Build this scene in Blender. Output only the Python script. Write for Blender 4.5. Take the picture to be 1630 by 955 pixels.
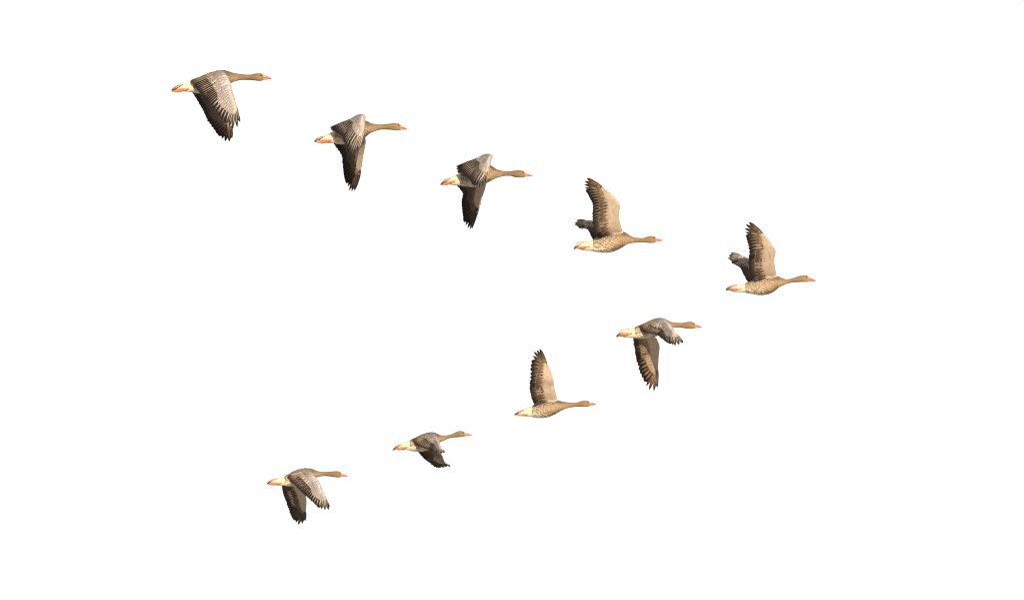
import bpy, math, random
from mathutils import Vector, noise
random.seed(7)

# ------------------------------------------------------------------ camera, sky, sun
for o in list(bpy.data.objects):
    bpy.data.objects.remove(o)
SC = bpy.context.scene
COL = SC.collection
LENS = 200.0
FPX = 1630 * LENS / 36.0
cam = bpy.data.cameras.new("camera")
cam.lens = LENS; cam.sensor_width = 36.0; cam.clip_start = 0.5; cam.clip_end = 2000
camo = bpy.data.objects.new("camera", cam); COL.objects.link(camo)
camo.location = (0, 0, 0); camo.rotation_euler = (math.radians(90), 0, 0)
SC.camera = camo
SC.cycles.filter_width = 1.1

W = bpy.data.worlds.new("World"); SC.world = W; W.use_nodes = True
wb = W.node_tree.nodes["Background"]
wb.inputs[0].default_value = (1, 1, 1, 1); wb.inputs[1].default_value = 0.37

sun = bpy.data.lights.new("sun", 'SUN'); sun.energy = 5.0; sun.angle = math.radians(0.6)
sun.color = (1.0, 0.93, 0.80)
suno = bpy.data.objects.new("sun", sun); COL.objects.link(suno)
SUNDIR = Vector((-0.10, 0.85, -0.31)).normalized()
suno.rotation_euler = SUNDIR.to_track_quat('-Z', 'Y').to_euler()
suno.location = (20, -10, 20)
vs = SC.view_settings
vs.view_transform = 'Standard'; vs.look = 'None'; vs.exposure = math.log2(1/0.36); vs.gamma = 1
vs.use_curve_mapping = False

# ------------------------------------------------------------------ helpers
GAIN = 3.1            # sunlit radiance over albedo, to turn a sunlit colour of the photo into an albedo
def A(r, g, b, k=1.0):
    f = lambda c: ((c/255)/12.92 if c <= 10 else (((c/255)+.055)/1.055)**2.4)
    return Vector((f(r)/GAIN*k, f(g)/GAIN*k*1.0, f(b)/GAIN*k*1.06))

def lerp(a, b, t): return a + (b-a)*t
def sm(a, b, x):
    t = min(1, max(0, (x-a)/(b-a))); return t*t*(3-2*t)
def crom(pts, s):
    n = len(pts)-1
    s = min(max(s, 0), n); i = min(int(s), n-1); t = s-i
    p1, p2 = pts[i], pts[i+1]
    p0 = pts[i-1] if i > 0 else p1*2-p2
    p3 = pts[i+2] if i+2 <= n else p2*2-p1
    return (p1*2 + (p2-p0)*t + (p0*2-p1*5+p2*4-p3)*(t*t) + (p1*3-p0-p2*3+p3)*(t*t*t))*0.5

class Buf:
    """collects geometry with uv, main colour and fringe colour per vertex"""
    def __init__(s): s.v=[]; s.f=[]; s.uv=[]; s.c=[]; s.e=[]; s.m=[]
    def add(s, v, uv, c, e):
        s.v.append(Vector(v)); s.uv.append(uv); s.c.append(c); s.e.append(e); return len(s.v)-1
    def build(s, name, mat, parent, origin, smooth=True, stuff=False):
        me = bpy.data.meshes.new(name)
        me.from_pydata([tuple(p-origin) for p in s.v], [], s.f); me.update()
        ul = me.uv_layers.new(name="UVMap")
        idx = [0]*len(me.loops); me.loops.foreach_get("vertex_index", idx)
        flat = []
        for i in idx: flat += s.uv[i]
        ul.data.foreach_set("uv", flat)
        for nm, arr in (("pigment", s.c), ("fringe", s.e)):
            at = me.color_attributes.new(nm, 'FLOAT_COLOR', 'POINT')
            fl = []
            for c in arr: fl += [max(0,c[0]), max(0,c[1]), max(0,c[2]), 1.0]
            at.data.foreach_set("color", fl)
        me.materials.append(mat)
        if smooth: me.polygons.foreach_set("use_smooth", [True]*len(me.polygons))
        o = bpy.data.objects.new(name, me); COL.objects.link(o)
        if parent is not None:
            o.parent = parent; o.location = origin - Vector(parent["_w"])
        else: o.location = origin
        o["_w"] = tuple(origin)
        if stuff: o["kind"] = "stuff"
        return o

# ------------------------------------------------------------------ materials
def nn(nt, t, **kw):
    n = nt.nodes.new(t)
    for k, v in kw.items(): setattr(n, k, v)
    return n
def mth(nt, op, a, b=None, c=None, clamp=False):
    n = nn(nt, 'ShaderNodeMath', operation=op, use_clamp=clamp)
    for i, x in enumerate((a, b, c)):
        if x is None: continue
        if isinstance(x, (int, float)): n.inputs[i].default_value = x
        else: nt.links.new(x, n.inputs[i])
    return n.outputs[0]
def mixc(nt, fac, a, b, blend='MIX'):
    n = nn(nt, 'ShaderNodeMix', data_type='RGBA', blend_type=blend)
    for i, x in ((0, fac), (6, a), (7, b)):
        if isinstance(x, (int, float)): n.inputs[i].default_value = x
        elif isinstance(x, tuple): n.inputs[i].default_value = x
        else: nt.links.new(x, n.inputs[i])
    return n.outputs[2]
def smst(nt, x, a, b):
    n = nn(nt, 'ShaderNodeMapRange', interpolation_type='SMOOTHSTEP')
    nt.links.new(x, n.inputs[0]); n.inputs[1].default_value = a; n.inputs[2].default_value = b
    return n.outputs[0]

def feather_mat(name, fr0, fr1, shaft, tipk, rough=.6):
    m = bpy.data.materials.new(name); m.use_nodes = True; nt = m.node_tree
    b = nt.nodes["Principled BSDF"]
    uv = nn(nt, 'ShaderNodeUVMap', uv_map="UVMap")
    sp = nn(nt, 'ShaderNodeSeparateXYZ'); nt.links.new(uv.outputs[0], sp.inputs[0])
    u, v = sp.outputs[0], sp.outputs[1]
    x = mth(nt, 'ABSOLUTE', mth(nt, 'MULTIPLY', mth(nt, 'SUBTRACT', u, .5), 2.0))
    pc = nn(nt, 'ShaderNodeAttribute', attribute_name="pigment").outputs[0]
    ec = nn(nt, 'ShaderNodeAttribute', attribute_name="fringe").outputs[0]
    # ragged fringe
    geo = nn(nt, 'ShaderNodeTexCoord')
    no = nn(nt, 'ShaderNodeTexNoise'); no.inputs['Scale'].default_value = 60; no.inputs['Detail'].default_value = 3
    nt.links.new(geo.outputs['Object'], no.inputs['Vector'])
    tipd = mth(nt, 'MULTIPLY', mth(nt, 'SUBTRACT', v, .86), 6.0*tipk)
    rim = mth(nt, 'MAXIMUM', x, tipd)
    rim = mth(nt, 'ADD', rim, mth(nt, 'MULTIPLY', mth(nt, 'SUBTRACT', no.outputs[0], .5), .35))
    fr = smst(nt, rim, fr0, fr1)
    keep = mth(nt, 'SUBTRACT', 1.0, mth(nt, 'MULTIPLY', smst(nt, v, .62, .9), 1.0-tipk))
    fr = mth(nt, 'MULTIPLY', fr, keep)
    c = mixc(nt, fr, pc, ec)
    # barbs: fine lines running obliquely from the shaft to the edge
    q = mth(nt, 'SUBTRACT', mth(nt, 'MULTIPLY', v, 46.0), mth(nt, 'MULTIPLY', x, 5.0))
    barb = mth(nt, 'ADD', mth(nt, 'MULTIPLY', mth(nt, 'SINE', mth(nt, 'MULTIPLY', q, 6.283)), .09), 1.0)
    c = mixc(nt, 1.0, c, nnrgb(nt, barb), 'MULTIPLY')
    mott = nn(nt, 'ShaderNodeMapRange'); nt.links.new(no.outputs[0], mott.inputs[0])
    mott.inputs[1].default_value = .3; mott.inputs[2].default_value = .7
    mott.inputs[3].default_value = .90; mott.inputs[4].default_value = 1.1
    c = mixc(nt, 1.0, c, nnrgb(nt, mott.outputs[0]), 'MULTIPLY')
    sh = smst(nt, x, shaft*1.3, shaft*.7)
    sh = mth(nt, 'MULTIPLY', mth(nt, 'MULTIPLY', sh, .75), keep)
    c = mixc(nt, sh, c, ec)
    nt.links.new(c, b.inputs['Base Color'])
    b.inputs['Roughness'].default_value = rough
    b.inputs['Specular IOR Level'].default_value = .08
    bp = nn(nt, 'ShaderNodeBump'); bp.inputs['Strength'].default_value = .35; bp.inputs['Distance'].default_value = .001
    nt.links.new(barb, bp.inputs['Height']); nt.links.new(bp.outputs[0], b.inputs['Normal'])
    return m
def nnrgb(nt, val):
    n = nn(nt, 'ShaderNodeCombineColor')
    for i in range(3): nt.links.new(val, n.inputs[i])
    return n.outputs[0]

def plumage_mat(name):
    """skin plumage: pigment with hair-fine streaks running along the body, and neck furrows"""
    m = bpy.data.materials.new(name); m.use_nodes = True; nt = m.node_tree
    b = nt.nodes["Principled BSDF"]
    uv = nn(nt, 'ShaderNodeUVMap', uv_map="UVMap")
    mp = nn(nt, 'ShaderNodeMapping'); mp.inputs['Scale'].default_value = (9, 60, 1)
    nt.links.new(uv.outputs[0], mp.inputs[0])
    n1 = nn(nt, 'ShaderNodeTexNoise'); n1.inputs['Scale'].default_value = 4; n1.inputs['Detail'].default_value = 4
    nt.links.new(mp.outputs[0], n1.inputs['Vector'])
    tc = nn(nt, 'ShaderNodeTexCoord')
    n2 = nn(nt, 'ShaderNodeTexNoise'); n2.inputs['Scale'].default_value = 45; n2.inputs['Detail'].default_value = 4
    nt.links.new(tc.outputs['Object'], n2.inputs['Vector'])
    k = mth(nt, 'ADD', mth(nt, 'MULTIPLY', n1.outputs[0], .55), mth(nt, 'MULTIPLY', n2.outputs[0], .65))
    k = mth(nt, 'ADD', k, .4)
    pc = nn(nt, 'ShaderNodeAttribute', attribute_name="pigment").outputs[0]
    c = mixc(nt, 1.0, pc, nnrgb(nt, k), 'MULTIPLY')
    nt.links.new(c, b.inputs['Base Color'])
    b.inputs['Roughness'].default_value = .85; b.inputs['Specular IOR Level'].default_value = .08
    bp = nn(nt, 'ShaderNodeBump'); bp.inputs['Strength'].default_value = .6; bp.inputs['Distance'].default_value = .004
    nt.links.new(k, bp.inputs['Height']); nt.links.new(bp.outputs[0], b.inputs['Normal'])
    return m
def horn_mat(name, rough, spec):
    m = bpy.data.materials.new(name); m.use_nodes = True; nt = m.node_tree
    b = nt.nodes["Principled BSDF"]
    tc = nn(nt, 'ShaderNodeTexCoord')
    n2 = nn(nt, 'ShaderNodeTexNoise'); n2.inputs['Scale'].default_value = 70; n2.inputs['Detail'].default_value = 3
    nt.links.new(tc.outputs['Object'], n2.inputs['Vector'])
    k = mth(nt, 'ADD', mth(nt, 'MULTIPLY', n2.outputs[0], .6), .7)
    pc = nn(nt, 'ShaderNodeAttribute', attribute_name="pigment").outputs[0]
    c = mixc(nt, 1.0, pc, nnrgb(nt, k), 'MULTIPLY')
    nt.links.new(c, b.inputs['Base Color'])
    b.inputs['Roughness'].default_value = rough; b.inputs['Specular IOR Level'].default_value = spec
    bp = nn(nt, 'ShaderNodeBump'); bp.inputs['Strength'].default_value = .3; bp.inputs['Distance'].default_value = .001
    nt.links.new(n2.outputs[0], bp.inputs['Height']); nt.links.new(bp.outputs[0], b.inputs['Normal'])
    return m
M_FLIGHT = feather_mat("flight_feather_vane", .70, .86, .12, .12, .55)
M_COVERT = feather_mat("covert_feather_vane", .55, .85, .05, 1.0, .7)
M_PLUME = plumage_mat("soft_plumage")
M_HORN = horn_mat("bill_and_leg_skin", .45, .4)
M_EYE = horn_mat("eye_surface", .42, .25)

# ------------------------------------------------------------------ feathers
def wprof(v, kind):
    if kind == 'primary':
        base = .55+.45*sm(0, .35, v); tip = (1-sm(.66, 1.0, v)*.6)
        end = math.sqrt(max(0, 1-max(0, (v-.86)/.14)**2))
        return base*tip*end
    if kind == 'inner_primary':
        return (.6+.4*sm(0, .4, v))*(1-.38*sm(.74, 1, v))*math.sqrt(max(0, 1-max(0, (v-.90)/.10)**2))
    if kind == 'secondary':
        return (.6+.4*sm(0, .4, v))*math.sqrt(max(0, 1-max(0, (v-.93)/.07)**2))
    return (.5+.5*sm(0, .5, v))*math.sqrt(max(0, 1-max(0, (v-.68)/.32)**2))     # covert

def feather(buf, path, nrm, width, kind, rows, colup, coldn, edge, edgedn, roll=0.12, sweep=0.0, thick=.0011):
    """path(v)->point, nrm -> upper normal; a closed blade with a raised shaft line"""
    up, dn, lf, rt = [], [], [], []
    P = [path(i/rows) for i in range(rows+1)]
    L = (P[-1]-P[0]).length
    for i in range(rows+1):
        v = i/rows
        d = (P[min(i+1, rows)]-P[max(i-1, 0)]).normalized()
        side = d.cross(nrm).normalized()
        n = side.cross(d).normalized()
        if n.dot(nrm) < 0: n = -n
        w = width*wprof(v, kind)*.5 + .0004
        s2 = (side*math.cos(roll) + n*math.sin(roll))
        c = P[i] + side*sweep*L*v*v
        cu, cd = colup(v), coldn(v)
        lf.append(buf.add(c - s2*w, (0, v), cu, edge))
        up.append(buf.add(c + n*thick, (.5, v), cu, edge))
        rt.append(buf.add(c + s2*w, (1, v), cu, edge))
        lb = buf.add(c - s2*w - n*thick*.3, (0, v), cd, edgedn)
        mb = buf.add(c - n*thick, (.5, v), cd, edgedn)
        rb = buf.add(c + s2*w - n*thick*.3, (1, v), cd, edgedn)
        dn.append((lb, mb, rb))
    for i in range(rows):
        buf.f.append((lf[i], up[i], up[i+1], lf[i+1])); buf.f.append((up[i], rt[i], rt[i+1], up[i+1]))
        a, b_ = dn[i], dn[i+1]
        buf.f.append((a[1], a[0], b_[0], b_[1])); buf.f.append((a[2], a[1], b_[1], b_[2]))
        buf.f.append((lf[i], lf[i+1], b_[0], a[0])); buf.f.append((rt[i+1], rt[i], a[2], b_[2]))
    buf.f.append((lf[0], dn[0][0], dn[0][1], up[0])); buf.f.append((up[0], dn[0][1], dn[0][2], rt[0]))
    a = dn[rows]
    buf.f.append((lf[rows], up[rows], a[1], a[0])); buf.f.append((up[rows], rt[rows], a[2], a[1]))

# ------------------------------------------------------------------ pigments (albedo)
BLACK = A(24, 18, 17); DBROWN = A(62, 42, 32); BROWN = A(128, 98, 74); MBROWN = A(158, 128, 98)
ASH = A(220, 206, 190); ASHD = A(186, 166, 150); PALE = A(240, 216, 178); LINING = A(222, 190, 152)
BUFF = A(204, 168, 122); CREAM = A(246, 220, 178); WHITE = A(250, 234, 206)
UNDERP = A(90, 65, 42); UNDERS = A(52, 38, 32)

# ------------------------------------------------------------------ a wing
class Wing:
    def __init__(s, g, cols, side, wrist, c0, c1):
        s.g, s.side, s.wrist, s.K = g, side, wrist, len(cols)-1
        s.L = [g.P(c[0], c[1], c[2]) for c in cols]
        s.T = [g.P(c[3], c[4], c[5]) for c in cols]
        s.cc = [lerp(c0, c1, sm(wrist-.5, s.K, i)) for i in range(s.K+1)]
    def c(s, q):
        q = min(max(q, 0), s.K); i = min(int(q), s.K-1); return lerp(s.cc[i], s.cc[i+1], q-i)
    def N(s, q):
        e = .35
        f = lambda x: crom(s.L, x)*.5+crom(s.T, x)*.5
        sp = f(min(q+e, s.K)) - f(max(q-e, 0))
        ch = crom(s.T, q)-crom(s.L, q)
        n = sp.cross(ch).normalized()
        return n if s.side > 0 else -n
    def Nf(s, q):     # smoothed
        n = Vector((0, 0, 0))
        for d in (-.8, -.4, 0, .4, .8): n += s.N(min(max(q+d, 0), s.K))
        return n.normalized()
    def surf(s, q, t):
        L, T = crom(s.L, q), crom(s.T, q)
        cam = .055*(1-.5*sm(s.wrist, s.K, q))
        return L+(T-L)*t + s.Nf(q)*((T-L).length*cam*4*t*(1-t)*(1.3-.6*t))
    def th(s, q, t):
        c = s.c(q); x = min(1, max(0, t/c))
        tm = lerp(.020, .006, sm(0, s.K, q))
        return tm*(math.sqrt(max(0, x))*2.2 if x < .12 else (.762+.238*math.sin((x-.12)/.2*1.57) if x < .32 else 1-((x-.32)/.68)**1.3))*1.0

def build_wing(g, cols, side, wrist=3, c0=.45, c1=.22, near=True, warm=1.0):
    if near: c0 = g.sp.get('forewing', c0)
    elif g.sp.get('belly', 1) == 0: c1 = .12
    w = Wing(g, cols, side, wrist, c0, c1)
    und_shading = g.sp.get('under_shading', 1.0); w.lin = g.sp.get('lining_shading', 1.0)  # per-bird factors: far-wing shade and sun painted into the underside colours
    rnd = g.rnd
    K = w.K
    # arm and hand covered in soft plumage
    b = Buf(); ns, ntt = 30, 10
    grid = []
    for i in range(ns+1):
        q = K*i/ns; N = w.Nf(q); c = w.c(q)
        row = []
        for j in range(ntt+1):                 # upper, lead to rear
            t = c*(j/ntt)**1.6
            row.append(b.add(w.surf(q, t)+N*w.th(q, t), (q/K*3, t*2), lerp(ASH, ASHD, j/ntt), ASH))
        for j in range(ntt, 0, -1):            # lower, rear to lead
            t = c*(j/ntt)**1.6
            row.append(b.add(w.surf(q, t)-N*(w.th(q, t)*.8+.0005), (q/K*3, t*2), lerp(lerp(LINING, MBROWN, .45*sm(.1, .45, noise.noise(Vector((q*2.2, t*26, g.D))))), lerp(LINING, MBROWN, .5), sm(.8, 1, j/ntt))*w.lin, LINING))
        grid.append(row)
    n = len(grid[0])
    for i in range(ns):
        for j in range(n):
            f = (grid[i][j], grid[i+1][j], grid[i+1][(j+1) % n], grid[i][(j+1) % n])
            b.f.append(f if side > 0 else f[::-1])
    b.f.append(tuple(grid[0]) if side < 0 else tuple(grid[0][::-1]))
    b.f.append(tuple(grid[-1][::-1]) if side < 0 else tuple(grid[-1]))
    wing = b.build("wing", M_PLUME, g.root, crom(w.L, 0))
    # flight feathers, each its own object
    def tipspace(q, dq):
        return (crom(w.T, min(q+dq, K))-crom(w.T, max(q-dq, 0))).length/(min(q+dq, K)-max(q-dq, 0))
    def flight(kind, name, q, dq, idx, total):
        N = w.Nf(q)
        sp = max(tipspace(q, dq*.7)*dq, .012)
        prim = kind == 'primary'
        c = w.c(q)
        t0 = .10 if prim else .25
        jit = rnd.uniform(-.018, .012)
        t1 = 1.0+jit
        outer = prim and idx >= total-4
        wd = min(.033, max(.013, (crom(w.T, q)-crom(w.T, q-.5 if q > K-.5 else q+.5)).length*2*1.12)) if outer else sp*(2.5 if prim else 2.25)
        wd = min(max(wd, .022), .07)
        v1 = rnd.uniform(.88, 1.12)
        if prim:
            f = idx/max(1, total-1)
            def cu(v): return lerp(lerp(ASHD, DBROWN, .72+.2*(1-f)), BLACK, sm(.42-.1*(1-f), .84, v))*v1
            def cd(v): return lerp(lerp(UNDERP, UNDERS, .15+.75*(1-f)**2)*und_shading, BLACK, sm(.5+.1*(1-f), .88, v))*v1
            ed, edd = lerp(DBROWN, PALE, .9), lerp(UNDERP, BUFF, .55)*und_shading
        elif kind == 'secondary':
            def cu(v): return lerp(DBROWN, BLACK, .45+.45*sm(.5, 1, v))*v1
            def cd(v): return lerp(UNDERS, BLACK, .35+.5*sm(.4, .9, v))*v1
            ed, edd = lerp(PALE, BROWN, .72), lerp(UNDERS, BUFF, .35)*und_shading
        else:
            def cu(v): return lerp(BROWN, DBROWN, sm(.4, .9, v))*v1
            def cd(v): return lerp(UNDERS, MBROWN, .2)*v1
            ed, edd = lerp(PALE, BROWN, .5), BROWN
        lift = (idx % 2)*.0006
        def path(v):
            t = lerp(t0, t1, v)
            return w.surf(q, t) + N*(lift - .0015*(1-v)) - N*(.010*max(0, v-.7) if prim else 0)
        bf = Buf()
        feather(bf, path, N, wd, ('primary' if outer else 'inner_primary') if prim else 'secondary', 12, cu, cd, ed, edd,
                roll=-.085*side, sweep=0, thick=.0012)
        bf.build(name, M_FLIGHT, wing, path(0))
    nsec, ntert, npri = 14, 4, 10
    q_t = wrist*.18
    for i in range(ntert): flight('tertial', 'tertial_feather', q_t*(i+.3)/ntert, q_t/ntert, i, ntert)
    for i in range(nsec):
        q = lerp(q_t, wrist-.15, i/(nsec-1)); flight('secondary', 'secondary_feather', q, (wrist-q_t)/(nsec-1), i, nsec)
    nin = npri-3; qa, qb = wrist+.1, K-2
    arc = [0.0]; NS = 60
    for k in range(NS):
        arc.append(arc[-1]+(crom(w.T, lerp(qa, qb, (k+1)/NS))-crom(w.T, lerp(qa, qb, k/NS))).length)
    qs = []
    for i in range(nin):
        tgt = arc[-1]*i/nin
        k = min(range(NS+1), key=lambda k: abs(arc[k]-tgt)); qs.append(lerp(qa, qb, k/NS))
    qs += [K-2, K-1, K]
    dqs = [(qs[min(i+1, npri-1)]-qs[max(i-1, 0)])/(min(i+1, npri-1)-max(i-1, 0)) for i in range(npri)]
    for i in range(npri):
        flight('primary', 'primary_feather', qs[i], dqs[i], i, npri)
    # coverts: overlapping rows on both faces, joined
    cb = Buf()
    rows_up = [(.02, .42, 26), (.18, .60, 28), (.38, .84, 28), (.62, 1.12, 26), (.85, 1.42, 25)]
    for r, (ta, tb, cnt) in enumerate(rows_up):
        for i in range(cnt):
            q = K*(i+.5+rnd.uniform(-.15, .15))/cnt
            f = q/K; hand = sm(wrist-.4, wrist+.6, q)
            if r == 0 and rnd.random() < .1: continue
            N = w.Nf(q); c = w.c(q)
            tb2 = tb if r < 4 else lerp(1.26, 1.6, hand)
            off = (.0034 if r == 4 else .0022) + rnd.uniform(0, .0006)
            def path(v, q=q, c=c, N=N, ta=ta, tb2=tb2, off=off):
                t = lerp(ta, tb2, v)*c
                return w.surf(q, t)+N*(w.th(q, t)+off)
            base = [lerp(ASH, ASHD, .1), lerp(ASH, ASHD, .25), lerp(ASHD, ASH, .35), lerp(ASHD, ASH, .15), lerp(ASHD, BROWN, .35)][r]
            inner = 1-sm(.3, wrist*.62, q)
            base = lerp(base, lerp(BROWN, MBROWN, .3), inner*(.85 if r > 0 else .5))
            base = lerp(base, lerp(ASHD, ASH, .4 if r < 4 else -.2), hand*.8)
            base = base*rnd.uniform(.93, 1.06)
            edge = lerp(lerp(ASH, PALE, .5), PALE, inner)
            if r == 4: edge = lerp(PALE, WHITE, .4)
            if r < 4: edge = lerp(base, edge, .35+.5*inner)
            tipc = lerp(base, DBROWN, .10+.45*inner)
            span = (w.surf(min(q+K/cnt, K), tb2*c)-w.surf(max(q-K/cnt, 0), tb2*c)).length/2
            L = (path(1)-path(0)).length
            wd = min(max(span*1.45, .009), .042)
            feather(cb, path, N, wd, 'covert', 5, lambda v, base=base, tipc=tipc: lerp(base, tipc, sm(.4, .8, v)),
                    lambda v, base=base: base, edge, edge, roll=-.10*side, thick=.0008)
    rows_dn = [(.15, .6, 18), (.4, .9, 22), (.86, 1.45, 30), (1.05, lerp(1.78, 1.5, sm(.45, .52, c0)), 28)]
    for r, (ta, tb, cnt) in enumerate(rows_dn):
        if r < 2: continue
        tb0 = tb
        for i in range(cnt):
            q = K*(i+.5+rnd.uniform(-.15, .15))/cnt
            jt = rnd.uniform(-.10, .08) if r == 2 else 0
            hand = sm(wrist-.3, wrist+.8, q)
            N = w.Nf(q); c = w.c(q)
            if r == 3: tb = lerp(tb0, 1.42, hand)
            off = (.0004, .0006, .0040, .0052)[r] + rnd.uniform(0, .0004)
            def path(v, q=q, c=c, N=N, ta=ta+jt, tb=tb, off=off):
                t = lerp(ta, tb, v)*c
                return w.surf(q, t)-N*(w.th(q, t)*.8+off*lerp(.1, 1, sm(0, .45, v)))
            base = [LINING, LINING*.98, lerp(MBROWN, BROWN, .5), BROWN*.66][r]
            base = lerp(base, lerp(MBROWN, BROWN, .4), hand*(.15+.2*r))
            base = base*(rnd.uniform(.97, 1.02) if r < 2 else rnd.uniform(.9, 1.08))
            edge = [base*1.01, base*1.05, lerp(base, BUFF, .4), BUFF*.75][r]
            base = base*lerp(1, und_shading, .8); edge = edge*lerp(1, und_shading, .8)
            tipc = base if r < 2 else lerp(base, DBROWN, .3)
            span = (w.surf(min(q+K/cnt, K), tb*c)-w.surf(max(q-K/cnt, 0), tb*c)).length/2
            wd = min(max(span*1.45, .009), .045)
            feather(cb, path, -N, wd, 'covert', 6, lambda v, base=base, tipc=tipc, r=r, jt=jt: lerp(lerp(base, tipc, sm(.5, .85, v)), LINING*w.lin, (1-sm(.02+jt, .38+jt, v)) if r == 2 else 0),
                    lambda v, base=base: base, edge, edge, roll=(.02 if r < 2 else .07)*side, thick=(.0004 if r < 2 else .0008))
    cb.build("covert_feathers", M_COVERT, wing, crom(w.L, 0), stuff=True)
    return wing

# ------------------------------------------------------------------ the goose
class Goose:
    def __init__(s, sp, seed):
        s.sp = sp; s.rnd = random.Random(seed)
        s.ox, s.oy, s.sc = sp['crop']
        s.xt, s.yt = sp['tail']; s.xb, s.yb = sp['bill']
        plen = (s.xb-s.xt)/s.sc
        s.D = FPX*sp.get('length', .84)/plen; s.belly = sp.get('belly', .16); s.tone = s.rnd.uniform(.93, 1.06); s.warm = s.rnd.uniform(.94, 1.06)
        s.m = s.sc*FPX/s.D         # crop pixels per metre
        mid = sp['body'][6]; s.nst = len(sp['body'])
        s.org = s.P(mid[0], (mid[1]+mid[2])/2, 0)
        e = bpy.data.objects.new("goose", None); COL.objects.link(e)
        e.location = s.org; e.empty_display_size = .1
        e["_w"] = tuple(s.org)
        e["label"] = sp['label']; e["category"] = "goose"; e["group"] = "geese flying in a V formation"
        s.root = e
        k = s.sc/7
        sp['body'] = [(s.xt+15*k, s.yt-11*k, s.yt+7*k)]+list(sp['body'])
    def P(s, x, y, d):
        px = s.ox+x/s.sc; py = s.oy+y/s.sc; y_ = s.D+d
        return Vector(((px-815)/FPX*y_, y_, (477.5-py)/FPX*y_))
    def nfrac(s, x): return (x-s.xt)/(s.xb-s.xt)
    # body profile
    def prof(s, u):
        st = s.sp['body']; v = crom([Vector(p) for p in st], u*(len(st)-1))
        return v
    def hw(s, x, hh):
        n = s.nfrac(x)
        # half width in metres from half height (crop px)
        k = lerp(.95, 1.02, sm(.1, .35, n)); k = lerp(k, .80, sm(.55, .66, n)); k = lerp(k, .66, sm(.78, .86, n)); k = lerp(k, .55, sm(.88, .93, n))
        return hh/s.m*k
    def S(s, u, th, off=0.0):
        v = s.prof(u); c = (v[1]+v[2])/2; hh = (v[2]-v[1])/2
        h = s.hw(v[0], hh)+off
        ct, st = math.cos(th), math.sin(th)        # th=0 top, pi/2 near side (toward the camera)
        e = .92
        f = lambda z: math.copysign(abs(z)**e, z)
        return s.P(v[0], c-(hh+off*s.m)*f(ct), -h*f(st))
    def pig(s, n, ct, pos):
        """pigment at body fraction n, ct = cos(theta): 1 back, -1 belly"""
        j = noise.noise(pos*30)*.5
        neck = lerp(A(172, 138, 96), A(160, 124, 82), sm(.6, .8, n))
        trunk = lerp(A(204, 164, 116), A(184, 146, 100), sm(.4, .62, n))
        back = A(122, 98, 78)
        c = lerp(trunk, back, sm(.25, .6, ct))
        c = lerp(c, CREAM, (1-sm(-.66+s.belly, -.34+s.belly, ct+j*.2))*(1-sm(.38, .50, n)))
        c = lerp(c, neck, sm(.56, .66, n))
        c = lerp(c, A(140, 104, 68), sm(.3, .9, ct)*sm(.62, .68, n)*.5)
        c = c*(1-.22*sm(.62, .70, n)*(1-sm(.82, .88, n))*(.5+.5*math.sin(math.acos(max(-1, min(1, ct)))*17+noise.noise(pos*25)*3)))
        white = 1-sm(.235, .275, n+j*.02+ct*.01)
        c = lerp(c, CREAM, white)
        c = lerp(c, A(188, 160, 128), sm(.55, .95, ct)*(1-sm(.06, .14, n)))
        c = lerp(c, A(176, 136, 88), sm(.84, .91, n)*.5)
        return Vector((c[0]*s.tone, c[1]*s.tone, c[2]*s.tone*s.warm)) if not white > .5 else c
    def build_body(s):
        b = Buf(); NU, NT = 90, 30
        st = s.sp['body']
        rings = []
        us = [i/NU for i in range(NU+1)]
        for u in us:
            r = []
            v = s.prof(u); n = s.nfrac(v[0])
            for j in range(NT):
                th = 2*math.pi*j/NT
                p = s.S(u, th)
                # furrows along the neck
                fur = sm(.64, .70, n)*(1-sm(.80, .84, n))*.0020*math.sin(th*14+u*9+noise.noise(p*25)*2)
                if fur: p = s.S(u, th, fur)
                r.append(b.add(p, (u*3, j/NT), s.pig(n, math.cos(th), p), CREAM))
            rings.append(r)
        for i in range(NU):
            for j in range(NT):
                b.f.append((rings[i][j], rings[i+1][j], rings[i+1][(j+1) % NT], rings[i][(j+1) % NT]))
        # closed ends
        for k, (u, xx, yy) in enumerate(((0, None, None), (1, None, None))):
            v = s.prof(u); c = (v[1]+v[2])/2; hh = (v[2]-v[1])/2
            dirx = -1 if k == 0 else 1
            prev = rings[0] if k == 0 else rings[-1]
            for q in (.45, .8, .97):
                sc = math.sqrt(1-q*q); r = []
                for j in range(NT):
                    th = 2*math.pi*j/NT; ct, sn = math.cos(th), math.sin(th)
                    p = s.P(v[0]+dirx*hh*(.9 if k == 0 else .18)*q, c-hh*sc*ct, -s.hw(v[0], hh)*sc*sn)
                    r.append(b.add(p, (u*3, j/NT), s.pig(s.nfrac(v[0]), ct, p), CREAM))
                for j in range(NT):
                    f = (prev[j], r[j], r[(j+1) % NT], prev[(j+1) % NT])
                    b.f.append(f if k == 1 else f[::-1])
                prev = r
            b.f.append(tuple(prev) if k == 1 else tuple(prev[::-1]))
        s.body = b.build("body", M_PLUME, s.root, s.org)
        # contour feathers in overlapping rings from breast back to rump
        cb = Buf()
        rnd = s.rnd
        # find u for given n by scanning
        tab = [(s.nfrac(s.prof(i/400)[0]), i/400) for i in range(401)]
        def u_of(n):
            for a, u in tab:
                if a >= n: return u
            return 1.0
        n = .670
        row = 0
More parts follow.
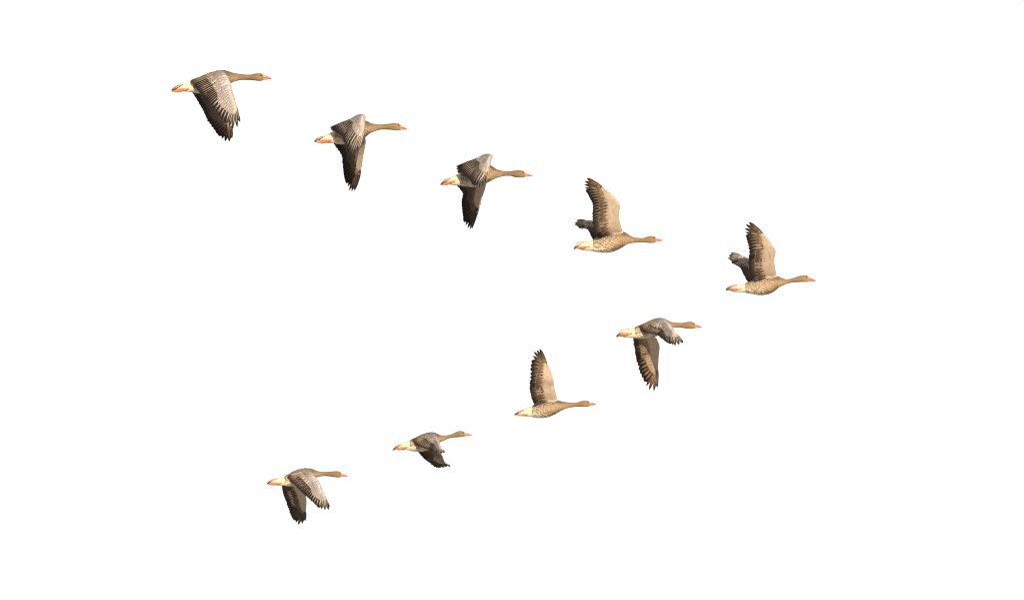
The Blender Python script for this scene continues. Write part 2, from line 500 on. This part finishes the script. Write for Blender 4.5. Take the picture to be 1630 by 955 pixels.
        while n > .255:
            cnt = 19 if n > .26 else 16
            step = .021 if n > .26 else .026
            for i in range(cnt):
                th = 2*math.pi*(i+.5*(row % 2)+rnd.uniform(-.2, .2))/cnt
                n0 = n+rnd.uniform(-.0012, .0012)+.006*noise.noise(Vector((math.cos(th)*3, math.sin(th)*3, row*.7)))
                flat = (1-.8*sm(.5, .62, n))*(.35+.65*sm(.27, .36, n))
                fl = .052*rnd.uniform(.92, 1.08)*(1.0 if n > .26 else 1.15)*(1-.35*sm(.5, .6, n))
                un0 = u_of(n0); un1 = u_of(n0-fl)
                ct = math.cos(th)
                p0 = s.S(un0, th, -.001); p1 = s.S(un1, th, .0006+.0028*flat*(1 if ct > -.5 else .4))
                e = .02
                nr = (s.S(un0, th, .01)-s.S(un0, th, -.01)).normalized()
                pg = s.pig(n0-.012, ct, p0)
                whitish = pg[2] > CREAM[2]*.8
                flank = (1-abs(ct+.05))*(1-sm(.50, .6, n))
                if whitish:
                    base = pg*rnd.uniform(.92, 1.04); tip = base; ed = base*1.04
                    if rnd.random() < .10 and n > .27: tip = lerp(base, BROWN, .8)
                elif ct > .35:
                    base = pg*rnd.uniform(.9, 1.1); tip = lerp(base, DBROWN, .4); ed = lerp(MBROWN, PALE, .6)
                else:
                    base = lerp(pg, BUFF, .3)*rnd.uniform(.96, 1.04)
                    tip = lerp(base, DBROWN, min(1, .15+.75*flank*(1-sm(.30, .56, n))))
                    ed = lerp(BUFF, PALE, .1+.5*(1-sm(.30, .56, n)))
                def path(v, p0=p0, p1=p1, nr=nr, flat=flat): return lerp(p0, p1, v)+nr*(.0022*flat*4*v*(1-v))
                calm = sm(.5, .62, n)
                tip = lerp(tip, base, calm*.85); ed = lerp(ed, base, calm*.9); base = lerp(base, pg, calm)
                circ = 2*math.pi*max(s.hw(s.prof(un0)[0], (s.prof(un0)[2]-s.prof(un0)[1])/2), .01)/cnt
                feather(cb, path, nr, min(circ*1.9, .052), 'covert', 4, lambda v, base=base, tip=tip: lerp(base, tip, sm(.35, .7, v)),
                        lambda v, base=base: base, ed, ed, roll=rnd.uniform(-.06, .06), thick=.0006)
            n -= step; row += 1
        cb.build("contour_feathers", M_COVERT, s.body, s.org, stuff=True)
    def build_tail(s):
        st = s.sp['body']; x0, tp, bt = st[2]
        xr = s.xt
        o = s.P(x0+20*s.sc/7, lerp(tp, bt, .35), 0)
        b = Buf()
        # fleshy tail root
        NT = 12; rings = []
        for i in range(5):
            f = i/4; r = []
            for j in range(NT):
                th = 2*math.pi*j/NT
                r.append(b.add(s.P(lerp(x0+60*s.sc/7, x0-10*s.sc/7, f), lerp(tp, bt, .35)+(9*(1-.4*f))*s.sc/7*math.cos(th), -.03*(1-.2*f)*math.sin(th)), (f, j/NT), CREAM, CREAM))
            rings.append(r)
        for i in range(4):
            for j in range(NT): b.f.append((rings[i][j], rings[i][(j+1) % NT], rings[i+1][(j+1) % NT], rings[i+1][j]))
        b.f.append(tuple(rings[0][::-1])); b.f.append(tuple(rings[-1]))
        tail = b.build("tail", M_PLUME, s.root, o)
        nf = 12
        for i in range(nf):
            a = (i-(nf-1)/2)/((nf-1)/2)
            yo = a*.045
            pA = s.P(x0+30*s.sc/7, lerp(tp, bt, .0), a*.016)
            pB = s.P(s.xt+abs(a)*10*s.sc/7+s.rnd.uniform(0, 3), s.yt-(1-abs(a))*4*s.sc/7-2, yo)
            nr = Vector((0, a*.35, 1)).normalized()
            def path(v): return lerp(pA, pB, v)+nr*((.016-.006*abs(a))*4*v*(1-v)*(.6+.8*v))
            fb = Buf()
            up = lambda v: lerp(BROWN, DBROWN, .3)*(1 if v < .85 else 1.0)
            feather(fb, path, nr, .026, 'secondary', 7, up, lambda v: lerp(ASH, MBROWN, .3), WHITE, WHITE, roll=.12*(1 if a > 0 else -1), thick=.001)
            fb.build("tail_feather", M_FLIGHT, tail, pA)
    def build_feet(s):
        x0, y0, x1, y1, tk = s.sp['foot']
        for sd in (-1, 1):
            OR = A(236, 112, 50); OR2 = A(248, 156, 92)
            # depth just outside the body at the heel
            b = Buf(); rings = []; NT = 14; NR = 16
            def dep(f, x):
                # body half width at that x
                best = min(range(0, 101), key=lambda i: abs(s.prof(i/100)[0]-x))
                v = s.prof(best/100); return s.hw(v[0], (v[2]-v[1])/2)
            dyf = 0 if sd < 0 else -2
            cents = []
            for i in range(NR+1):
                f = i/NR; x = lerp(x0, x1, f); y = lerp(y0, y1, f)+dyf+tk*.10*math.sin(f*math.pi)
                if x < s.sp['body'][0][0]: d = dep(f, s.sp['body'][0][0])*.9
                else: d = dep(f, x)*.99
                d = max(d, .018)
                h = tk*.5*(.30+.70*math.sin(min(1, f*1.25+.05)*math.pi*.5))*(1-sm(.55, 1.02, f)*.72)
                cents.append((x, y, d, h))
                r = []
                for j in range(NT):
                    th = 2*math.pi*j/NT
                    groove = 1-.16*(math.sin(th*5)**2)*sm(.3, .5, f)
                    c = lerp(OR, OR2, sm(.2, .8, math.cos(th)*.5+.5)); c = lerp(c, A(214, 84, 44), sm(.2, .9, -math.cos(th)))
                    r.append(b.add(s.P(x, y-h*math.cos(th)*groove, sd*(d+.011*math.sin(th)*groove)), (f, j/NT), c, c))
                rings.append(r)
            for i in range(NR):
                for j in range(NT):
                    f = (rings[i][j], rings[i][(j+1) % NT], rings[i+1][(j+1) % NT], rings[i+1][j])
                    b.f.append(f if sd < 0 else f[::-1])
            b.f.append(tuple(rings[0])); b.f.append(tuple(rings[-1]))
            foot = b.build("foot", M_HORN, s.root, s.P(x0, y0, sd*cents[0][2]))
            # three folded toes lying against the web
            for k in range(3):
                tb = Buf(); R = []
                for i in range(9):
                    f = .34+.66*i/8; c = cents[min(NR, int(round(f*NR)))]
                    rr = .0042*(1-.55*(i/8)); r = []
                    for j in range(7):
                        th = 2*math.pi*j/7
                        yy = c[1]+(k-1)*c[3]*.62
                        r.append(tb.add(s.P(c[0]-(2-k)*.6*i, yy-rr*s.m*math.cos(th), sd*(c[2]+.0105+rr*math.sin(th))), (i/8, j/7), (OR2 if k < 2 else OR)*.95, OR))
                    R.append(r)
                for i in range(8):
                    for j in range(7):
                        f = (R[i][j], R[i][(j+1) % 7], R[i+1][(j+1) % 7], R[i+1][j])
                        tb.f.append(f if sd < 0 else f[::-1])
                tb.f.append(tuple(R[0])); tb.f.append(tuple(R[-1]))
                tb.build("toe", M_HORN, foot, s.P(cents[5][0], cents[5][1], sd*cents[5][2]))
    def build_head(s):
        st = s.sp['body']; x, tp, bt = st[-1]
        hh = (bt-tp)/2; c = (tp+bt)/2
        bl = s.xb-x
        YEL = A(248, 136, 18); ORG = A(232, 88, 22); PNK = A(218, 88, 62)
        def bill(name, parent, z0, z1, e0, e1, tipz0, tipz1, ext, wk, xs=0.0):
            b = Buf(); rings = []; NT = 16
            for i in range(11):
                f = xs+(ext-xs)*i/10; g_ = f
                xx = x-hh*.25+(bl+hh*.25)*g_
                top = lerp(tp+z0, tipz0, g_) ; bot = lerp(tp+z1, tipz1, g_)
                k = math.sqrt(max(0, 1-max(0, (g_-.88)/.125)**2)) if ext > .95 else 1
                mc = (top+bot)/2; h2 = (bot-top)/2*max(k, .15)
                wd = s.hw(x, hh)*1.02*(1-.52*sm(0, .85, g_))*wk*max(k, .25)
                r = []
                for j in range(NT):
                    th = 2*math.pi*j/NT
                    col = lerp(lerp(YEL, ORG, sm(.15, .6, g_)), PNK, sm(.62, .85, g_))
                    r.append(b.add(s.P(xx, mc-h2*math.cos(th), -wd*math.sin(th)), (f, j/NT), col*e0, col))
                rings.append(r)
            for i in range(10):
                for j in range(NT): b.f.append((rings[i][j], rings[i+1][j], rings[i+1][(j+1) % NT], rings[i][(j+1) % NT]))
            b.f.append(tuple(rings[0][::-1])); b.f.append(tuple(rings[-1]))
            return b.build(name, M_HORN, parent, s.P(x, c, 0))
        H = bt-tp
        up = bill("bill", s.root, -H*.02, H*.62, 1.0, 1, s.yb-H*.05, s.yb+H*.04, 1.0, 1.0)
        bill("lower_mandible", up, H*.64, H*.98, .9, 1, s.yb+H*.05, s.yb+H*.10, .93, .86)
        # pale nail at the tip
        nb = Buf(); rings = []
        for i in range(6):
            a = math.pi*i/5; r = []
            for j in range(10):
                th = 2*math.pi*j/10
                r.append(nb.add(s.P(s.xb-H*.13-H*.13*math.cos(a), s.yb-H*.005+H*.02*math.cos(a)-H*.055*math.sin(a)*math.cos(th), -.0052*math.sin(a)*math.sin(th)), (0, 0), A(242, 198, 184), PALE))
            rings.append(r)
        for i in range(5):
            for j in range(10): nb.f.append((rings[i][j], rings[i+1][j], rings[i+1][(j+1) % 10], rings[i][(j+1) % 10]))
        nb.build("bill_nail", M_HORN, up, s.P(s.xb-H*.1, s.yb, 0))
        # eyes
        xe = x-.022*(s.xb-s.xt)
        best = min(range(0, 401), key=lambda i: abs(s.prof(i/400)[0]-xe)); u = best/400
        for sd in (-1, 1):
            th = sd*-1*math.radians(62)
            p = s.S(u, th); nr = (s.S(u, th, .01)-p).normalized()
            def ball(name, parent, p, rad, flat, c):
                b = Buf(); a1 = nr.orthogonal().normalized(); a2 = nr.cross(a1); R = []
                for i in range(9):
                    a = math.pi*i/8; r = []
                    for j in range(14):
                        t = 2*math.pi*j/14
                        r.append(b.add(p+nr*(math.cos(a)*rad*flat)+(a1*math.cos(t)+a2*math.sin(t))*(rad*math.sin(a)), (0, 0), c, c))
                    R.append(r)
                for i in range(8):
                    for j in range(14): b.f.append((R[i][j], R[i+1][j], R[i+1][(j+1) % 14], R[i][(j+1) % 14]))
                return b.build(name, M_EYE, parent, p)
            e = ball("eye", s.root, p-nr*.0012, .0082, .5, Vector((.012, .008, .006)))
            ball("eye_ring", e, p-nr*.0016, .0094, .25, A(205, 120, 62))

def far_of(cols, k, dx=0, dy=0):
    x0, y0 = cols[0][0], cols[0][1]
    f = lambda x, y: (x0+(x-x0)*k+dx, y0+(y-y0)*k+dy)
    return [(*f(c[0], c[1]), -c[2], *f(c[3], c[4]), -c[5]) for c in cols]

BIRDS = []
# each wing column: leading edge (x, y, sideways offset in metres), feather tip (x, y, offset)
BIRDS.append(dict(crop=(260, 90, 6.367), tail=(78, 350), bill=(1102, 225),
  label="large rearmost goose of the upper line at far left, both wings swept down", under_shading=.7,
  body=[(120,316,346),(180,284,354),(270,262,362),(370,215,370),(470,175,375),(560,152,362),(620,147,325),(690,165,268),(740,176,250),(800,183,240),(870,187,239),(910,181,243),(945,174,249),(985,173,251),(1012,186,243)],
  foot=(258,326,92,356,42),
  near=[(610,170,-.05,265,255,-.06),(650,200,-.13,325,320,-.14),(683,270,-.22,400,410,-.22),(697,340,-.3,465,510,-.32),(716,400,-.35,540,590,-.4),(726,440,-.38,610,665,-.46),(735,470,-.4,665,712,-.5),(740,490,-.41,700,740,-.53),(742,500,-.41,748,714,-.56),(745,510,-.41,776,664,-.58)],
  far=[(560,330,.05,285,355,.05),(600,400,.13,345,455,.13),(640,480,.2,395,545,.2),(660,560,.27,440,645,.28),(670,610,.3,490,715,.34),(676,640,.32,540,780,.38),(680,660,.33,585,828,.42),(682,680,.34,625,858,.44),(684,690,.34,667,862,.46),(686,700,.34,695,830,.47)]))
BIRDS.append(dict(crop=(490, 170, 6.586), tail=(62, 370), bill=(1047, 237),
  label="goose second from the rear in the upper line, grey near wing folded above its back",  under_shading=.42, lining_shading=.75, forewing=.35,
  body=[(110,330,352),(160,308,372),(220,282,384),(290,245,386),(370,200,388),(450,165,385),(530,150,362),(600,150,320),(640,165,286),(690,184,262),(760,188,243),(830,184,240),(880,177,245),(920,173,250),(950,178,250),(974,194,245)],
  foot=(248,350,92,372,46),
  near=[(600,150,-.05,250,262,-.06),(580,112,-.14,232,218,-.15),(592,102,-.22,275,250,-.24),(607,95,-.32,345,318,-.34),(604,120,-.36,378,385,-.42),(601,150,-.38,400,435,-.47),(598,180,-.4,425,480,-.5),(596,200,-.41,450,513,-.53),(594,220,-.41,480,500,-.55),(592,240,-.41,512,475,-.56)],
  far=[(600,320,.05,262,385,.05),(608,370,.13,310,450,.12),(598,430,.2,353,520,.2),(584,500,.27,360,600,.28),(576,550,.3,370,690,.34),(571,580,.32,390,780,.38),(568,600,.33,412,832,.41),(565,620,.34,432,878,.43),(562,635,.34,457,888,.44),(560,650,.34,487,882,.45)]))
BIRDS.append(dict(crop=(690, 235, 6.821), tail=(72, 405), bill=(1080, 308),
  label="goose third from the rear in the upper line, far wing pointing down, white belly showing",  under_shading=.42, lining_shading=.8, forewing=.35,
  body=[(120,348,386),(180,325,404),(240,300,411),(320,265,415),(400,225,418),(480,190,418),(560,180,390),(620,195,360),(670,230,336),(720,250,320),(790,257,308),(850,256,312),(890,250,322),(930,246,327),(970,254,326),(994,273,320)],
  foot=(238,362,78,405,40),
  near=[(610,150,-.05,262,285,-.06),(605,102,-.14,246,205,-.15),(630,90,-.22,290,262,-.24),(648,90,-.32,365,335,-.34),(638,115,-.36,400,375,-.42),(630,140,-.38,425,408,-.47),(622,165,-.4,455,428,-.5),(616,180,-.41,490,440,-.53),(612,195,-.41,525,420,-.55),(610,210,-.41,560,378,-.56)],
  far=[(570,370,.05,245,408,.05),(572,400,.12,288,458,.12),(560,450,.2,316,505,.2),(540,510,.27,305,590,.28),(525,555,.3,308,675,.34),(518,575,.32,325,785,.38),(512,595,.33,345,838,.41),(508,610,.34,367,880,.43),(504,625,.34,393,893,.44),(500,640,.34,415,882,.45)]))
BIRDS.append(dict(crop=(900, 275, 7.074), tail=(88, 858), bill=(1102, 762),
  label="goose just behind the leader in the upper line, near wing raised, far wing low", belly=0.0, forewing=.52,
  body=[(130,790,855),(200,775,875),(270,768,880),(340,745,885),(420,712,892),(500,690,890),(580,672,865),(650,668,830),(700,690,802),(750,722,792),(820,736,786),(880,737,785),(920,723,789),(960,712,792),(1000,718,788),(1018,734,779)],
  foot=(275,830,112,846,32),
  near=[(650,672,-.05,390,745,-.06),(612,560,-.15,330,690,-.16),(602,460,-.22,306,560,-.22),(612,365,-.28,300,370,-.3),(570,300,-.31,262,270,-.36),(520,245,-.33,222,185,-.42),(475,208,-.35,208,130,-.45),(450,188,-.36,215,95,-.47),(430,172,-.36,238,60,-.48)],
  far=[(600,680,.05,380,740,.05),(500,620,.15,310,752,.15),(400,575,.25,265,665,.27),(310,548,.33,235,630,.36),(290,548,.35,170,618,.42),(275,548,.36,130,603,.46),(262,548,.37,100,588,.48),(250,547,.38,100,566,.5),(240,546,.38,122,534,.53)]))
BIRDS.append(dict(crop=(1145, 345, 7.074), tail=(68, 826), bill=(1090, 722),
  label="leading goose at the point of the V, farthest right, near wing raised upright", belly=0.0, forewing=.52,
  body=[(130,776,836),(170,766,848),(250,762,850),(330,740,858),(400,715,868),(470,700,876),(540,685,868),(610,670,840),(660,672,802),(720,698,772),(770,705,753),(830,690,738),(890,672,735),(930,660,735),(970,658,735),(1002,672,732)],
  foot=(252,812,100,812,30),
  near=[(648,672,-.05,395,735,-.06),(624,560,-.15,342,640,-.16),(620,470,-.22,327,520,-.22),(634,385,-.28,332,405,-.30),(602,330,-.31,318,290,-.36),(570,282,-.33,292,190,-.42),(535,240,-.35,283,130,-.45),(515,215,-.36,300,88,-.47),(500,200,-.36,332,60,-.48)],
  far=[(600,680,.05,400,740,.05),(520,600,.15,320,738,.15),(430,530,.25,275,660,.27),(330,465,.33,238,585,.36),(305,460,.36,180,532,.43),(290,458,.37,130,500,.47),(280,456,.38,93,468,.5),(272,453,.38,100,435,.52),(262,450,.38,125,408,.53)]))
BIRDS.append(dict(crop=(970, 495, 7.074), tail=(72, 288), bill=(1047, 183),
  label="goose next behind the leader in the lower line, far wing hanging straight down",  under_shading=1.5,  # sunlit gold of the hanging wing is painted into its underside colour
  body=[(130,214,288),(190,200,300),(250,196,303),(330,170,305),(410,140,303),(480,105,290),(560,84,265),(620,90,232),(680,118,197),(720,130,188),(790,135,185),(840,132,190),(880,123,197),(920,121,200),(950,130,197),(966,144,191)],
  foot=(258,253,98,264,38),
  near=[(590,104,-.05,328,172,-.06),(628,108,-.14,385,235,-.14),(655,120,-.22,520,265,-.24),(690,155,-.32,595,318,-.34),(715,190,-.38,645,358,-.42),(725,210,-.41,690,370,-.5),(735,230,-.43,740,390,-.55),(745,250,-.44,785,378,-.6),(750,262,-.45,830,358,-.63)],
  far=[(510,285,.05,265,305,.05),(545,340,.13,273,380,.13),(566,400,.2,288,470,.2),(560,470,.27,303,560,.28),(554,540,.3,323,640,.34),(551,580,.32,355,730,.39),(548,610,.33,395,805,.42),(547,625,.34,447,888,.45),(546,640,.34,500,896,.47),(546,650,.34,537,864,.48)]))
b7near = [(572,675,-.05,300,745,-.06),(543,570,-.15,265,660,-.16),(528,500,-.2,245,560,-.22),(522,440,-.26,240,460,-.3),(503,380,-.29,245,360,-.36),(487,330,-.31,257,240,-.42),(472,300,-.33,278,150,-.45),(464,285,-.34,290,105,-.47),(455,270,-.34,325,85,-.48),(448,262,-.34,360,70,-.49)]
BIRDS.append(dict(crop=(810, 545, 7.346), tail=(58, 848), bill=(1024, 720),
  label="goose in the middle of the lower line with one raised wing in sight", length=.90, belly=0.0, forewing=.52,
  body=[(120,808,856),(190,775,863),(270,745,868),(350,715,875),(430,695,873),(500,682,850),(570,680,817),(620,690,790),(680,698,767),(740,704,756),(800,702,750),(840,688,750),(880,677,752),(920,681,750),(944,695,745)],
  foot=(218,840,74,850,25),
  near=b7near, far=far_of(b7near, .82, -40, -20)))
BIRDS.append(dict(crop=(615, 675, 11.24), tail=(105, 462), bill=(1538, 195),
  label="goose second from the rear in the lower line, neck stretched up, black far wing below",  under_shading=.32, lining_shading=.25, forewing=.36,  # shade on the far wing is painted into its underside colours
  body=[(170,390,452),(260,347,462),(360,318,462),(450,280,470),(550,235,478),(650,190,475),(750,160,450),(840,149,400),(900,165,352),(960,195,320),(1040,203,285),(1120,190,252),(1200,165,236),(1270,133,230),(1320,120,230),(1370,126,224),(1403,146,216)],
  foot=(378,410,140,445,58),
  near=[(860,190,-.05,450,290,-.06),(905,230,-.16,560,385,-.15),(930,280,-.25,720,435,-.25),(948,325,-.36,815,455,-.36),(956,360,-.42,862,480,-.45),(962,390,-.46,905,495,-.53),(967,410,-.48,945,507,-.58),(971,425,-.5,985,520,-.62),(974,440,-.5,1037,507,-.64)],
  far=[(850,450,.05,553,482,.05),(920,480,.13,625,570,.13),(970,520,.2,700,640,.2),(1000,560,.27,770,690,.28),(1016,600,.3,830,740,.34),(1028,635,.32,885,770,.38),(1038,660,.33,945,775,.42),(1046,680,.34,1010,774,.44),(1052,695,.34,1068,762,.46),(1058,705,.34,1140,757,.48)]))
BIRDS.append(dict(crop=(415, 735, 8.68), tail=(82, 300), bill=(1207, 195),
  label="lowest goose, last of the lower line, two wings spread apart below its body",  under_shading=.5,
  body=[(140,242,308),(200,228,320),(270,215,325),(350,192,328),(440,145,330),(530,110,325),(620,93,300),(700,97,252),(750,115,218),(810,132,201),(880,136,192),(950,132,196),(1010,128,207),(1060,125,213),(1095,135,212),(1113,153,207)],
  foot=(288,288,92,304,46),
  near=[(690,140,-.05,360,205,-.06),(735,185,-.14,440,295,-.14),(793,248,-.22,540,390,-.23),(828,315,-.3,630,480,-.32),(848,370,-.34,700,540,-.4),(862,410,-.36,770,600,-.46),(872,430,-.38,835,652,-.51),(877,445,-.39,888,662,-.54),(880,455,-.39,940,657,-.56),(882,465,-.39,952,620,-.57)],
  far=[(520,300,.05,288,325,.05),(580,380,.13,303,430,.13),(620,460,.2,338,520,.2),(632,530,.27,368,620,.28),(632,580,.3,398,700,.34),(630,610,.32,432,768,.38),(627,635,.33,475,833,.42),(624,650,.34,515,866,.44),(621,665,.34,570,848,.46),(619,675,.34,613,811,.47)]))

for i, sp in enumerate(BIRDS):
    g = Goose(sp, 100+i)
    g.build_body(); g.build_tail(); g.build_feet(); g.build_head()
    build_wing(g, sp['far'], 1, near=False)
    build_wing(g, sp['near'], -1, near=True)
for o in bpy.data.objects:
    if "_w" in o: del o["_w"]
